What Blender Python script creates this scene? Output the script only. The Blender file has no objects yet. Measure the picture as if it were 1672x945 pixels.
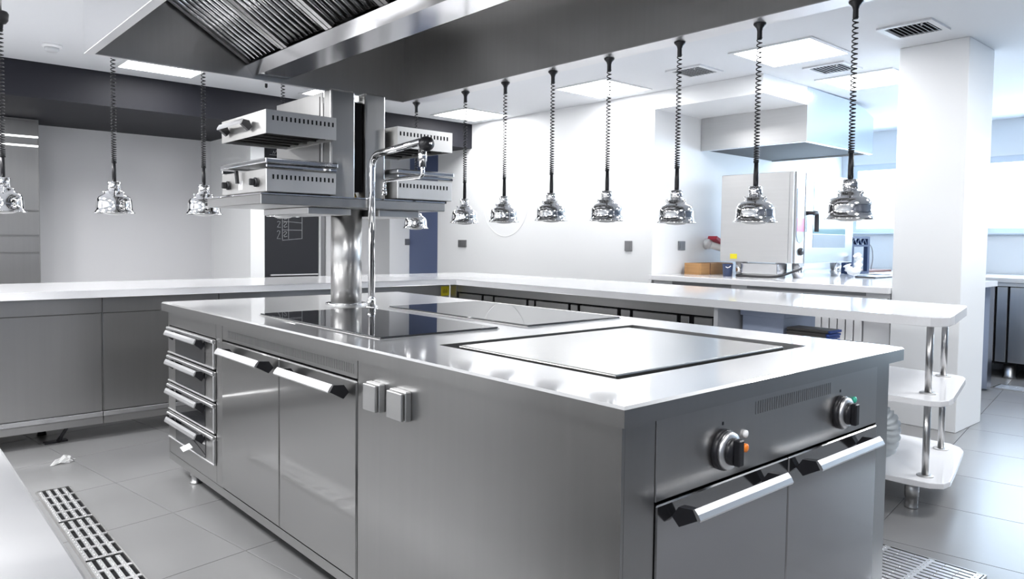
import bpy, bmesh, math, random
from mathutils import Vector, Matrix
random.seed(7)
S = bpy.context.scene
COL = S.collection
PI = math.pi

# ------------------------------------------------------------------ camera, world, light, exposure
cd = bpy.data.cameras.new('camera')
cam = bpy.data.objects.new('camera', cd)
COL.objects.link(cam)
S.camera = cam
cd.sensor_fit = 'HORIZONTAL'
cd.sensor_width = 36.0
cd.lens = 1207.0 / 1672 * 36.0
cd.shift_y = -(472.5 - 444.3) / 1672
cd.clip_start = 0.02
right = Vector((0.749, -0.662, 0.012)).normalized()
fwd = Vector((0.662, 0.748, -0.043))
fwd = (fwd - right * fwd.dot(right)).normalized()
up = right.cross(fwd)
cam.matrix_world = Matrix(((right.x, up.x, -fwd.x, -1.159), (right.y, up.y, -fwd.y, -0.960),
                           (right.z, up.z, -fwd.z, 1.236), (0, 0, 0, 1)))

w = bpy.data.worlds.new('daylight')
S.world = w
w.use_nodes = True
bg = w.node_tree.nodes['Background']
bg.inputs['Color'].default_value = (0.66, 0.84, 1.0, 1)
bg.inputs['Strength'].default_value = 2.6

S.view_settings.view_transform = 'Standard'
S.view_settings.look = 'None'
S.view_settings.gamma = 1.0
S.view_settings.use_curve_mapping = False
S.view_settings.exposure = 0.28

PANEL_STRENGTH = 18.0


def area(name, loc, sx, sy, power, color=(1, 1, 1), rot=(0, 0, 0), portal=False):
    l = bpy.data.lights.new(name, 'AREA')
    l.shape = 'RECTANGLE'
    l.size, l.size_y = sx, sy
    l.energy = power
    l.color = color
    if portal:
        l.cycles.is_portal = True
    o = bpy.data.objects.new(name, l)
    o.location = loc
    o.rotation_euler = rot
    COL.objects.link(o)
    return o


# the rest of the kitchen's ceiling lights, nearer than the picture shows
for (x, y, p) in ((-1.75, 5.1, 58), (-1.75, 3.4, 58), (-1.75, 1.7, 50), (-1.75, -0.6, 40), (-1.75, -2.2, 34), (0.7, -1.6, 34), (3.6, -0.6, 40), (5.7, -0.9, 34)):
    area('ceiling_lamp', (x, y, 2.575), 0.58, 0.58, p)
# daylight coming in through the two windows on the far right
area('window_daylight', (8.30, 2.5, 1.85), 0.9, 1.2, 50, (0.64, 0.81, 1.0), (0, PI / 2, 0))
area('window_daylight', (8.30, 0.28, 1.85), 0.9, 3.0, 120, (0.64, 0.81, 1.0), (0, PI / 2, 0))

# ------------------------------------------------------------------ materials


def mat(name, color, rough=0.5, metal=0.0, emit=0.0, spec=0.5, noise=None, bump=None, trans=0.0, alpha=1.0, coat=0.0, ior=1.45):
    m = bpy.data.materials.new(name)
    m.use_nodes = True
    nt = m.node_tree
    b = nt.nodes['Principled BSDF']
    b.inputs['Base Color'].default_value = (*color, 1)
    b.inputs['Roughness'].default_value = rough
    b.inputs['Metallic'].default_value = metal
    b.inputs['Specular IOR Level'].default_value = spec
    b.inputs['Transmission Weight'].default_value = trans
    b.inputs['IOR'].default_value = ior
    b.inputs['Coat Weight'].default_value = coat
    b.inputs['Coat Roughness'].default_value = 0.05
    if emit:
        b.inputs['Emission Color'].default_value = (*color, 1)
        b.inputs['Emission Strength'].default_value = emit
    tc = nt.nodes.new('ShaderNodeTexCoord')
    if noise:                                   # (scale xyz, colour amount, roughness amount)
        sc, ca, ra = noise
        mp = nt.nodes.new('ShaderNodeMapping')
        mp.inputs['Scale'].default_value = sc
        nt.links.new(tc.outputs['Object'], mp.inputs['Vector'])
        nz = nt.nodes.new('ShaderNodeTexNoise')
        nz.inputs['Scale'].default_value = 1.0
        nz.inputs['Detail'].default_value = 4.0
        nt.links.new(mp.outputs['Vector'], nz.inputs['Vector'])
        if ca:
            mx = nt.nodes.new('ShaderNodeMixRGB')
            mx.inputs[1].default_value = (*[c * (1 - ca) for c in color], 1)
            mx.inputs[2].default_value = (*[min(1, c * (1 + ca)) for c in color], 1)
            nt.links.new(nz.outputs['Fac'], mx.inputs[0])
            nt.links.new(mx.outputs[0], b.inputs['Base Color'])
        if ra:
            mr = nt.nodes.new('ShaderNodeMapRange')
            mr.inputs['To Min'].default_value = max(0.02, rough - ra)
            mr.inputs['To Max'].default_value = rough + ra
            nt.links.new(nz.outputs['Fac'], mr.inputs['Value'])
            nt.links.new(mr.outputs[0], b.inputs['Roughness'])
    if bump:                                    # (scale xyz, strength, distance)
        sc, st, di = bump
        mp = nt.nodes.new('ShaderNodeMapping')
        mp.inputs['Scale'].default_value = sc
        nt.links.new(tc.outputs['Object'], mp.inputs['Vector'])
        nz = nt.nodes.new('ShaderNodeTexNoise')
        nz.inputs['Scale'].default_value = 1.0
        nz.inputs['Detail'].default_value = 1.0
        nt.links.new(mp.outputs['Vector'], nz.inputs['Vector'])
        bp = nt.nodes.new('ShaderNodeBump')
        bp.inputs['Strength'].default_value = st
        bp.inputs['Distance'].default_value = di
        nt.links.new(nz.outputs['Fac'], bp.inputs['Height'])
        nt.links.new(bp.outputs[0], b.inputs['Normal'])
    return m


M = {}
M['white'] = mat('white_wall', (0.86, 0.87, 0.88), 0.35, spec=0.4)
M['ceiling'] = mat('ceiling_paint', (0.72, 0.735, 0.76), 0.8, spec=0.2)
M['grey_wall'] = mat('grey_gloss_panel', (0.74, 0.74, 0.76), 0.16, spec=0.5)
M['slate'] = mat('slate_wall', (0.13, 0.145, 0.18), 0.4)
M['navy'] = mat('dark_beam_paint', (0.013, 0.0135, 0.019), 0.55, spec=0.3)
M['black'] = mat('black_plastic', (0.014, 0.014, 0.017), 0.35)
M['board'] = mat('blackboard', (0.026, 0.028, 0.036), 0.45)
M['blue'] = mat('blue_door_paint', (0.105, 0.14, 0.26), 0.4)
M['joint'] = mat('tile_joint', (0.09, 0.09, 0.092), 0.8)
M['tile'] = mat('grey_tile', (0.215, 0.215, 0.218), 0.30, spec=0.5, noise=((2.2, 2.2, 2.2), 0.14, 0.03))
M['steel'] = mat('brushed_steel', (0.58, 0.575, 0.57), 0.30, 1.0, noise=((45, 45, 1.2), 0.04, 0.03), bump=((1.6, 1.6, 1.1), 0.10, 0.02))
def two_lobe(name, color, r1, r2, fac):
    """worn polished steel: a sharp reflection under a soft scuffed one"""
    m = mat(name, color, r1, 1.0, noise=((3, 70, 3), 0.02, 0.02))
    nt = m.node_tree
    b = nt.nodes['Principled BSDF']
    o = nt.nodes['Material Output']
    c = nt.nodes.new('ShaderNodeBsdfPrincipled')
    c.inputs['Base Color'].default_value = (*[min(1, v * 1.08) for v in color], 1)
    c.inputs['Metallic'].default_value = 1.0
    c.inputs['Roughness'].default_value = r2
    mx = nt.nodes.new('ShaderNodeMixShader')
    mx.inputs[0].default_value = fac
    nt.links.new(b.outputs[0], mx.inputs[1])
    nt.links.new(c.outputs[0], mx.inputs[2])
    nt.links.new(mx.outputs[0], o.inputs[0])
    return m


M['steel_top'] = two_lobe('worktop_steel', (0.80, 0.80, 0.805), 0.06, 0.42, 0.45)
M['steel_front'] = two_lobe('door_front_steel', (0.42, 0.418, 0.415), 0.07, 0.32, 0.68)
M['steel_counter'] = mat('counter_front_steel', (0.52, 0.515, 0.51), 0.30, 1.0, noise=((45, 45, 1.2), 0.04, 0.03), bump=((1.6, 1.6, 1.1), 0.10, 0.02))
M['steel_side'] = mat('shaded_front_steel', (0.43, 0.428, 0.425), 0.30, 1.0, noise=((45, 45, 1.2), 0.04, 0.03), bump=((1.6, 1.6, 1.1), 0.10, 0.02))  # darker copy of the brushed steel, the sides' shade put into its colour
M['steel_door'] = mat('oven_door_steel', (0.50, 0.50, 0.51), 0.14, 1.0, bump=((2.2, 2.2, 2.2), 0.10, 0.02))
M['steel_bright'] = mat('grill_steel', (0.80, 0.79, 0.775), 0.33, 1.0, noise=((45, 45, 1.2), 0.03, 0.03), bump=((1.6, 1.6, 1.1), 0.10, 0.02))
M['steel_soft'] = mat('satin_steel', (0.60, 0.60, 0.60), 0.38, 1.0, noise=((2, 2, 60), 0.05, 0.05))
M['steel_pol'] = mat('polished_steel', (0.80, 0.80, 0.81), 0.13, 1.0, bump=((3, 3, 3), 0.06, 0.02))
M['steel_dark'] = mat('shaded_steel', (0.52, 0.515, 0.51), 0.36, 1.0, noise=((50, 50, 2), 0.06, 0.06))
M['alu'] = mat('satin_aluminium', (0.74, 0.74, 0.75), 0.36, 1.0)
M['chrome'] = mat('chrome', (0.88, 0.88, 0.89), 0.04, 1.0)
M['glass_hob'] = mat('black_hob_glass', (0.012, 0.013, 0.016), 0.02, spec=0.5, ior=2.4)
M['counter'] = mat('white_quartz', (0.86, 0.86, 0.88), 0.07, spec=0.5, noise=((140, 140, 140), 0.03, 0))
M['whitep'] = mat('white_plastic', (0.82, 0.82, 0.83), 0.4)
M['lightp'] = mat('lit_diffuser', (1, 1, 1), 0.5, emit=PANEL_STRENGTH)
M['frame'] = mat('light_frame', (0.70, 0.71, 0.73), 0.5)
M['greyplastic'] = mat('grey_switch', (0.28, 0.28, 0.29), 0.35, 0.6)
M['vent'] = mat('vent_metal', (0.52, 0.53, 0.55), 0.5)
M['dark'] = mat('dark_void', (0.012, 0.012, 0.013), 0.8, spec=0.1)
M['bulb'] = mat('lamp_bulb', (0.9, 0.9, 0.9), 0.15)
M['yellow'] = mat('yellow_sticker', (0.78, 0.66, 0.02), 0.5)
M['print'] = mat('sticker_print', (0.35, 0.25, 0.02), 0.6)
M['chalk'] = mat('chalk', (0.55, 0.56, 0.58), 0.9)
M['orange'] = mat('orange_lens', (0.85, 0.22, 0.02), 0.25)
M['green'] = mat('green_lens', (0.05, 0.45, 0.32), 0.25)
M['wood'] = mat('light_wood', (0.46, 0.25, 0.10), 0.45, noise=((3, 3, 45), 0.25, 0.0))
M['brown'] = mat('brown_board', (0.20, 0.09, 0.07), 0.5)
M['red'] = mat('red_plastic', (0.50, 0.03, 0.06), 0.35)
M['pink'] = mat('pink_display', (0.85, 0.10, 0.22), 0.25)
M['navyp'] = mat('dark_blue_plastic', (0.03, 0.05, 0.12), 0.4)
M['bluecloth'] = mat('blue_edge', (0.03, 0.08, 0.36), 0.6)
M['crate'] = mat('blue_grey_crate', (0.42, 0.48, 0.62), 0.35)
M['tray'] = mat('dark_pad', (0.085, 0.080, 0.076), 0.6)
M['tray2'] = mat('brown_grey_pad', (0.19, 0.18, 0.17), 0.6)
M['hose'] = mat('hose_plastic', (0.62, 0.67, 0.70), 0.35)
M['paper'] = mat('white_paper', (0.88, 0.88, 0.88), 0.8)
M['teal_reflection_glass'] = mat('teal_reflection_glass', (0.20, 0.33, 0.36), 0.05, spec=0.4)  # teal of the outdoor reflection is put into the glass colour
M['ring'] = mat('wall_ring', (0.83, 0.84, 0.85), 0.3)
def clear_pane():
    m = bpy.data.materials.new('window_glass')
    m.use_nodes = True
    nt = m.node_tree
    nt.nodes.clear()
    o = nt.nodes.new('ShaderNodeOutputMaterial')
    mx = nt.nodes.new('ShaderNodeMixShader')
    tr = nt.nodes.new('ShaderNodeBsdfTransparent')
    gl = nt.nodes.new('ShaderNodeBsdfGlossy')
    gl.inputs['Roughness'].default_value = 0.02
    mx.inputs[0].default_value = 0.06
    nt.links.new(tr.outputs[0], mx.inputs[1])
    nt.links.new(gl.outputs[0], mx.inputs[2])
    nt.links.new(mx.outputs[0], o.inputs[0])
    return m


M['window_glass'] = clear_pane()
M['window_wall'] = mat('window_wall', (0.74, 0.78, 0.82), 0.5)  # bluish because the daylight cast is put into the wall colour
M['steel_work'] = mat('scuffed_worktop_steel', (0.70, 0.70, 0.71), 0.36, 1.0, noise=((2, 5, 3), 0.05, 0.14))
M['window_frame'] = mat('window_frame', (0.62, 0.70, 0.80), 0.4)
M['brass'] = mat('brass', (0.5, 0.33, 0.10), 0.3, 1.0)
M['mesh_dark'] = mat('burner_dark', (0.05, 0.048, 0.046), 0.5, 0.6)

# ------------------------------------------------------------------ geometry helpers


class MB:
    def __init__(self):
        self.b = bmesh.new()

    def poly(self, pts):
        return self.b.faces.new([self.b.verts.new(p) for p in pts])

    def box(self, x0, x1, y0, y1, z0, z1, bevel=0.0, seg=1):
        r = bmesh.ops.create_cube(self.b, size=1.0)
        vs = r['verts']
        for v in vs:
            v.co = Vector(((x0 + x1) / 2 + v.co.x * (x1 - x0), (y0 + y1) / 2 + v.co.y * (y1 - y0), (z0 + z1) / 2 + v.co.z * (z1 - z0)))
        if bevel:
            es = list({e for v in vs for e in v.link_edges})
            bmesh.ops.bevel(self.b, geom=es, offset=bevel, segments=seg, affect='EDGES', profile=0.5)
        return self

    def obox(self, c, ax, ay, az, hx, hy, hz):
        """box at centre c with axes ax, ay, az and half sizes"""
        c, ax, ay, az = Vector(c), Vector(ax).normalized(), Vector(ay).normalized(), Vector(az).normalized()
        vs = []
        for k in (-1, 1):
            for (i, j) in ((-1, -1), (1, -1), (1, 1), (-1, 1)):
                vs.append(self.b.verts.new(c + ax * hx * i + ay * hy * j + az * hz * k))
        for f in ((3, 2, 1, 0), (4, 5, 6, 7), (0, 1, 5, 4), (1, 2, 6, 5), (2, 3, 7, 6), (3, 0, 4, 7)):
            self.b.faces.new([vs[i] for i in f])
        return self

    def lathe(self, prof, c=(0, 0, 0), n=28, axis='Z', cap=True):
        """prof = [(r, h)]"""
        c = Vector(c)
        rings = []
        for (r, h) in prof:
            ring = []
            for i in range(n):
                a = 2 * PI * i / n
                u, v = r * math.cos(a), r * math.sin(a)
                p = {'Z': Vector((u, v, h)), 'X': Vector((h, u, v)), 'Y': Vector((v, h, u))}[axis]
                ring.append(self.b.verts.new(c + p))
            rings.append(ring)
        for a, b in zip(rings, rings[1:]):
            for i in range(n):
                j = (i + 1) % n
                self.b.faces.new((a[i], a[j], b[j], b[i]))
        if cap:
            self.b.faces.new(list(reversed(rings[0])))
            self.b.faces.new(rings[-1])
        for f in self.b.faces:
            f.smooth = True
        return self

    def tube(self, pts, r, n=10, cap=True, smooth=True):
        pts = [Vector(p) for p in pts]
        rings = []
        prev = None
        for i, p in enumerate(pts):
            t = (pts[min(i + 1, len(pts) - 1)] - pts[max(i - 1, 0)]).normalized()
            if prev is None:
                a = t.orthogonal().normalized()
            else:
                a = (prev - t * prev.dot(t)).normalized()
            prev = a
            b = t.cross(a)
            rr = r[i] if isinstance(r, (list, tuple)) else r
            rings.append([self.b.verts.new(p + (a * math.cos(2 * PI * k / n) + b * math.sin(2 * PI * k / n)) * rr) for k in range(n)])
        for a, b in zip(rings, rings[1:]):
            for i in range(n):
                j = (i + 1) % n
                f = self.b.faces.new((a[i], a[j], b[j], b[i]))
                f.smooth = smooth
        if cap:
            self.b.faces.new(list(reversed(rings[0])))
            self.b.faces.new(rings[-1])
        return self

    def prism(self, outline, z0, z1, bevel=0.0):
        """outline in XY, extruded along Z"""
        lo = [self.b.verts.new((x, y, z0)) for x, y in outline]
        hi = [self.b.verts.new((x, y, z1)) for x, y in outline]
        n = len(outline)
        fs = [self.b.faces.new(list(reversed(lo))), self.b.faces.new(hi)]
        for i in range(n):
            j = (i + 1) % n
            fs.append(self.b.faces.new((lo[i], lo[j], hi[j], hi[i])))
        if bevel:
            es = list({e for v in lo + hi for e in v.link_edges if not (e.verts[0] in lo) != (e.verts[1] in lo)})
            es = [e for e in es if (e.verts[0] in lo) == (e.verts[1] in lo)]
            bmesh.ops.bevel(self.b, geom=es, offset=bevel, segments=2, affect='EDGES', profile=0.5)
        return self

    def profile(self, pts, axis, a0, a1):
        """closed 2-D outline extruded along axis: 'Y' takes (x,z), 'X' takes (y,z)"""
        def P(p, a):
            return (p[0], a, p[1]) if axis == 'Y' else (a, p[0], p[1])
        lo = [self.b.verts.new(P(p, a0)) for p in pts]
        hi = [self.b.verts.new(P(p, a1)) for p in pts]
        n = len(pts)
        self.b.faces.new(lo)
        self.b.faces.new(list(reversed(hi)))
        for i in range(n):
            j = (i + 1) % n
            self.b.faces.new((lo[j], lo[i], hi[i], hi[j]))
        return self


def smooth_path(pts, k=6):
    """Catmull-Rom through pts"""
    P = [Vector(p) for p in pts]
    out = []
    for i in range(len(P) - 1):
        p0, p1, p2, p3 = P[max(i - 1, 0)], P[i], P[i + 1], P[min(i + 2, len(P) - 1)]
        for s in range(k):
            t = s / k
            out.append(0.5 * ((2 * p1) + (p2 - p0) * t + (2 * p0 - 5 * p1 + 4 * p2 - p3) * t * t + (3 * p1 - p0 - 3 * p2 + p3) * t ** 3))
    out.append(P[-1])
    return out


def bend(pts, r, k=6):
    """polyline with rounded corners"""
    P = [Vector(p) for p in pts]
    out = [P[0]]
    for i in range(1, len(P) - 1):
        a, b, c = P[i - 1], P[i], P[i + 1]
        u, v = (a - b), (c - b)
        d = min(r, u.length * 0.49, v.length * 0.49)
        p, q = b + u.normalized() * d, b + v.normalized() * d
        for s in range(k + 1):
            t = s / k
            out.append(p * (1 - t) ** 2 + b * 2 * t * (1 - t) + q * t * t)
    out.append(P[-1])
    return out


def wpos(o):
    v = Vector((0, 0, 0))
    while o is not None:
        v = v + o.location
        o = o.parent
    return v


def finish(mb):
    bmesh.ops.recalc_face_normals(mb.b, faces=mb.b.faces)


def part(name, mb, m, parent=None, label=None, stuff=False):
    """one mesh object, geometry given in world coordinates, under parent"""
    finish(mb)
    me = bpy.data.meshes.new(name)
    mb.b.to_mesh(me)
    mb.b.free()
    o = bpy.data.objects.new(name, me)
    COL.objects.link(o)
    if isinstance(m, str):
        m = M[m]
    me.materials.append(m)
    if parent is not None:
        me.transform(Matrix.Translation(-wpos(parent)))
        o.parent = parent
    if label:
        o['label'] = label
    if stuff:
        o['kind'] = 'stuff'
    return o


def thing(name, label, cat, loc, group=None):
    o = bpy.data.objects.new(name, None)
    o.empty_display_size = 0.1
    o.location = loc
    COL.objects.link(o)
    o['label'] = label
    o['category'] = cat
    if group:
        o['group'] = group
    return o


def single(name, mb, m, label, cat, loc=(0, 0, 0), group=None):
    """a thing that is one mesh; geometry in world coordinates, origin at loc"""
    o = part(name, mb, m)
    o.data.transform(Matrix.Translation(-Vector(loc)))
    o.location = loc
    o['label'] = label
    o['category'] = cat
    if group:
        o['group'] = group
    return o


def struct(name, mb, m, parent=None):
    o = part(name, mb, m, parent)
    if parent is None:
        o['kind'] = 'structure'
    return o


def dup(root, loc, label):
    r = root.copy()
    COL.objects.link(r)
    r.location = loc
    r['label'] = label
    for ch in list(root.children):
        c = ch.copy()
        COL.objects.link(c)
        c.parent = r
        for g in list(ch.children):
            d = g.copy()
            COL.objects.link(d)
            d.parent = c
    return r


CE = 2.585
# ------------------------------------------------------------------ setting
# floor with large tiles, turned a little against the furniture
floor = struct('floor', MB().box(-3.3, 8.2, -3.3, 7.7, -0.1, -0.006), 'joint')
ang = math.radians(8.5)
ca, sa = math.cos(ang), math.sin(ang)
T = 0.609
tile_me = None
u0, v0 = 0.242, 1.862
for i in range(-8, 16):
    for j in range(-7, 14):
        uc, vc = u0 + (i + 0.5) * T, v0 + (j + 0.5) * T
        x, y = uc * ca - vc * sa, uc * sa + vc * ca
        if not (-2.6 < x < 7.9 and -1.3 < y < 7.2):
            continue
        dx, dy = x + 1.159, y + 0.96
        depth = dx * 0.662 + dy * 0.748
        lat = dx * 0.749 - dy * 0.662
        if depth < 0.9 or abs(lat) > depth * 0.78 + 0.5:
            continue
        if tile_me is None:
            o = part('tile', MB().box(-T / 2 + 0.0016, T / 2 - 0.0016, -T / 2 + 0.0016, T / 2 - 0.0016, -0.006, 0.0, 0.001), 'tile')
            tile_me = o.data
        else:
            o = bpy.data.objects.new('tile', tile_me)
            COL.objects.link(o)
        o.parent = floor
        o.location = (x, y, 0.0)
        o.rotation_euler = (0, 0, ang)

struct('ceiling', MB().box(-3.3, 8.2, -3.3, 7.7, CE, CE + 0.1), 'ceiling')
wr = struct('wall_right', MB().box(4.25, 8.0, 3.235, 6.56, 0, CE), 'white')
struct('wall_back', MB().box(0.12, 4.4, 7.55, 7.7, 0, CE).box(-3.3, 0.12, 7.56, 7.7, 0, CE), 'grey_wall')
struct('wall_partition', MB().box(1.83, 1.975, 6.43, 7.55, 0, 2.305), 'white')
struct('wall_recess', MB().box(3.95, 4.4, 7.19, 7.55, 0, 2.305), 'white')
struct('wall_left', MB().box(-3.3, -3.15, -3.3, 7.56, 0, CE), 'white')
struct('wall_front', MB().box(-3.15, 8.0, -3.3, -3.15, 0, CE), 'slate')
# window wall on the far right: piers, sill band and header round two windows and the added door
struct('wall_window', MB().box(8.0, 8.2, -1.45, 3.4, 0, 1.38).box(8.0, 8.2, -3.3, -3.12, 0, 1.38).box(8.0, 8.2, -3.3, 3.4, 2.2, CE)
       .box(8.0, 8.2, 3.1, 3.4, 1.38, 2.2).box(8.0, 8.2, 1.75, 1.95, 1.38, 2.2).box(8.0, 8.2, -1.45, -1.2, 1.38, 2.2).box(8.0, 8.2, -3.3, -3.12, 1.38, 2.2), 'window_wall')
for n, (ya, yb) in enumerate(((1.95, 3.1), (-1.2, 1.75))):
    f = struct('window_%d' % (n + 1), MB().box(8.02, 8.08, ya, ya + .05, 1.38, 2.2).box(8.02, 8.08, yb - .05, yb, 1.38, 2.2)
               .box(8.02, 8.08, ya + .05, yb - .05, 1.38, 1.43).box(8.02, 8.08, ya + .05, yb - .05, 2.13, 2.2), 'window_frame')
    part('pane', MB().box(8.045, 8.053, ya + .05, yb - .05, 1.43, 2.13), 'window_glass', f)
    part('window_sill', MB().box(7.94, 8.02, ya - .03, yb + .03, 1.36, 1.385, .004), 'window_frame', f)
gd = struct('door_3', MB().box(8.02, 8.08, -3.12, -3.05, 0, 2.2).box(8.02, 8.08, -1.52, -1.45, 0, 2.2).box(8.02, 8.08, -3.05, -1.52, 2.12, 2.2).box(8.02, 8.08, -3.05, -1.52, 0, 0.08), 'window_frame')  # added unseen glazed opening, its daylight brightens reflections in the island's control end
part('pane', MB().box(8.045, 8.053, -3.05, -1.52, 0.08, 2.12), 'window_glass', gd)
# dark beam across the back and the white bulkhead over the oven
struct('beam', MB().box(-3.15, 4.25, 5.89, 7.55, 2.305, CE), 'navy')
struct('bulkhead', MB().box(4.25, 4.9755, 2.171, 3.235, 2.432, CE), 'white')
struct('column', MB().box(4.235, 4.735, 0.709, 1.14, 0, CE, .004), 'white')
# blue door in the corner beyond the end of the right wall
d1 = struct('door_1', MB().box(4.25, 4.30, 6.57, 7.185, 0.01, 2.29), 'blue')
# plain ring relief on the right wall
single('wall_ring', MB().lathe([(0.376, 0), (0.380, -0.004), (0.384, 0)], (4.25, 5.28, 1.66), 48, 'X', cap=False), 'ring',
       'faint pale circular ring in relief on the white right wall', 'wall ornament', (4.25, 5.28, 1.66))

# blackboard panel at the back
bb = thing('blackboard', 'tall dark blackboard with chalk table on the back wall behind the pillar', 'blackboard', (2.46, 7.5, 0.02))
part('board', MB().box(2.0, 3.10, 7.47, 7.53, 0.02, 2.30), 'board', bb)
part('edge_strip', MB().box(3.10, 3.125, 7.455, 7.53, 0.02, 2.30), 'whitep', bb)
part('chalk_ledge', MB().box(2.48, 3.085, 7.44, 7.47, 0.785, 0.80), 'whitep', bb, 'white chalk ledge')
ch = MB()


def stroke(pts, wd=0.0055, y=7.4695):
    for (a, b) in zip(pts, pts[1:]):
        a, b = Vector((a[0], y, a[1])), Vector((b[0], y, b[1]))
        ch.obox((a + b) / 2, b - a, (0, 1, 0), (b - a).cross(Vector((0, 1, 0))), (b - a).length / 2 + wd / 2, 0.0012, wd / 2)


for x, z1 in ((2.635, 1.215), (2.712, 1.225), (2.885, 1.228)):
    stroke([(x, 1.60), (x, z1)])
for z, dz in ((1.552, 0), (1.432, -0.016), (1.328, 0.0), (1.205, 0.022)):
    stroke([(2.635, z), (2.885, z + dz)])
for (x, z, s) in ((2.573, 1.462, 1.0), (2.573, 1.36, 1.0), (2.57, 1.225, 1.35)):
    stroke([(x, z + 0.06 * s), (x + 0.012, z + 0.07 * s), (x + 0.034, z + 0.065 * s), (x + 0.032, z + 0.05 * s), (x, z), (x + 0.042, z - 0.002)], 0.0045)
for (x, z, s) in ((2.652, 1.455, 1.0), (2.652, 1.36, 1.0), (2.652, 1.245, 1.0)):
    stroke([(x, z + 0.05 * s), (x + 0.015, z + 0.065 * s), (x + 0.036, z + 0.058 * s), (x + 0.03, z + 0.04 * s), (x + 0.002, z + 0.015), (x + 0.012, z), (x + 0.04, z + 0.008)], 0.006)
for k, (x, z) in enumerate(((2.53, 2.225), (2.56, 2.235), (2.59, 2.225))):
    stroke([(x - .01, z), (x, z + .028), (x + .012, z)], 0.006)
stroke([(2.48, 2.207), (2.63, 2.207)], 0.006)
part('chalk_writing', ch, 'chalk', bb, stuff=True)
single('door_post', MB().box(3.125, 3.20, 7.48, 7.55, 0.0, 2.30), 'greyplastic', 'dark grey door post between blackboard and pale post', 'post', (3.16, 7.5, 0))
single('door_post', MB().box(3.20, 3.27, 7.46, 7.55, 0.0, 2.30), 'whitep', 'pale grey post beside the dark door post at the back', 'post', (3.23, 7.5, 0))
d2 = struct('door_2', MB().box(3.27, 3.70, 7.50, 7.55, 0.0, 2.30), 'board')
pd = thing('paper_dispenser', 'white paper dispenser on the black door behind the pillar', 'dispenser', (3.35, 7.49, 0.86))
part('body', MB().box(3.295, 3.40, 7.40, 7.5, 0.87, 1.18, .006), 'whitep', pd)
part('side_lock', MB().box(3.278, 3.295, 7.43, 7.47, 0.99, 1.10, .003), 'whitep', pd)
# tall steel cabinet at the far left
tc = thing('tall_cabinet', 'tall stainless steel cabinet at the far left of the back wall', 'cabinet', (-0.35, 7.3, 0))
part('body', MB().box(-0.9, 0.119, 7.15, 7.545, 0.0, 2.30), 'steel_counter', tc)
for z0, z1 in ((0.08, 1.06), (1.07, 1.22), (1.23, 1.45), (1.46, 2.28)):
    d = part('door', MB().box(-0.88, 0.11, 7.13, 7.15, z0, z1, .003), 'steel_counter', tc)
for z in (2.045, 2.128):
    part('reflected_strip', MB().box(-0.88, 0.11, 7.12, 7.13, z, z + 0.016), mat('reflection_glow', (1, 1, 1), 0.5, emit=1.5), tc, 'thin white glowing strip for a reflected light')  # glowing strips paint lights reflected in the steel doors

# switches and sockets
def plate(loc, w_, h_, face, label, two=False):
    t = thing('socket_plate', label, 'socket', loc, None)
    x, y, z = loc
    if face == 'X':
        part('plate', MB().box(x - 0.012, x, y - w_ / 2, y + w_ / 2, z - h_ / 2, z + h_ / 2, .002), 'greyplastic', t)
        for k in ((-1, 1) if two else (0,)):
            part('insert', MB().box(x - 0.015, x - 0.012, y + k * w_ / 4 - (w_ / 5 if two else w_ / 3.2), y + k * w_ / 4 + (w_ / 5 if two else w_ / 3.2), z - h_ / 3.2, z + h_ / 3.2), 'greyplastic', t)
    else:
        part('plate', MB().box(x - w_ / 2, x + w_ / 2, y - 0.012, y, z - h_ / 2, z + h_ / 2, .002), 'greyplastic', t)
        part('insert', MB().box(x - w_ / 3.2, x + w_ / 3.2, y - 0.015, y - 0.012, z - h_ / 3.2, z + h_ / 3.2), 'greyplastic', t)
    return t


plate((4.25, 6.048, 1.192), 0.16, 0.085, 'X', 'wide grey double socket on right wall near the blue door', True)
plate((4.25, 3.508, 1.197), 0.085, 0.095, 'X', 'small grey switch near the outer end of the right wall')
plate((4.69, 3.235, 1.205), 0.105, 0.085, 'Y', 'grey socket plate on the return wall left of the oven')
plate((4.215, 7.19, 1.20), 0.075, 0.08, 'Y', 'dark grey switch on pale wall left of the blue door')

# ------------------------------------------------------------------ ceiling fittings


def ceiling_light(x0, y0, label):
    t = thing('ceiling_light', label, 'light', (x0 + .28, y0 + .28, CE), 'square ceiling panel lights')
    a, b, c, d = x0 - .03, x0 + .59, y0 - .03, y0 + .59
    part('frame', MB().box(a, b, c, c + .03, CE - .008, CE).box(a, b, d - .03, d, CE - .008, CE)
         .box(a, a + .03, c + .03, d - .03, CE - .008, CE).box(b - .03, b, c + .03, d - .03, CE - .008, CE), 'frame', t)
    part('diffuser', MB().box(x0, x0 + .56, y0, y0 + .56, CE - .004, CE - .001), 'lightp', t)


ceiling_light(0.42, 5.03, 'lit ceiling panel just left of the big hood, above dark beam side')
ceiling_light(1.97, 5.00, 'lit ceiling panel half hidden behind the grill tower')
ceiling_light(3.54, 5.10, 'lit ceiling panel nearest the dark beam end on right side')
ceiling_light(3.52, 3.19, 'lit ceiling panel behind the third and fourth lamp of the right row')
ceiling_light(3.53, 1.43, 'lit ceiling panel between two air vents, nearest the viewer')
ceiling_light(4.79, 1.42, 'lit ceiling panel partly behind the white column')


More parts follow.
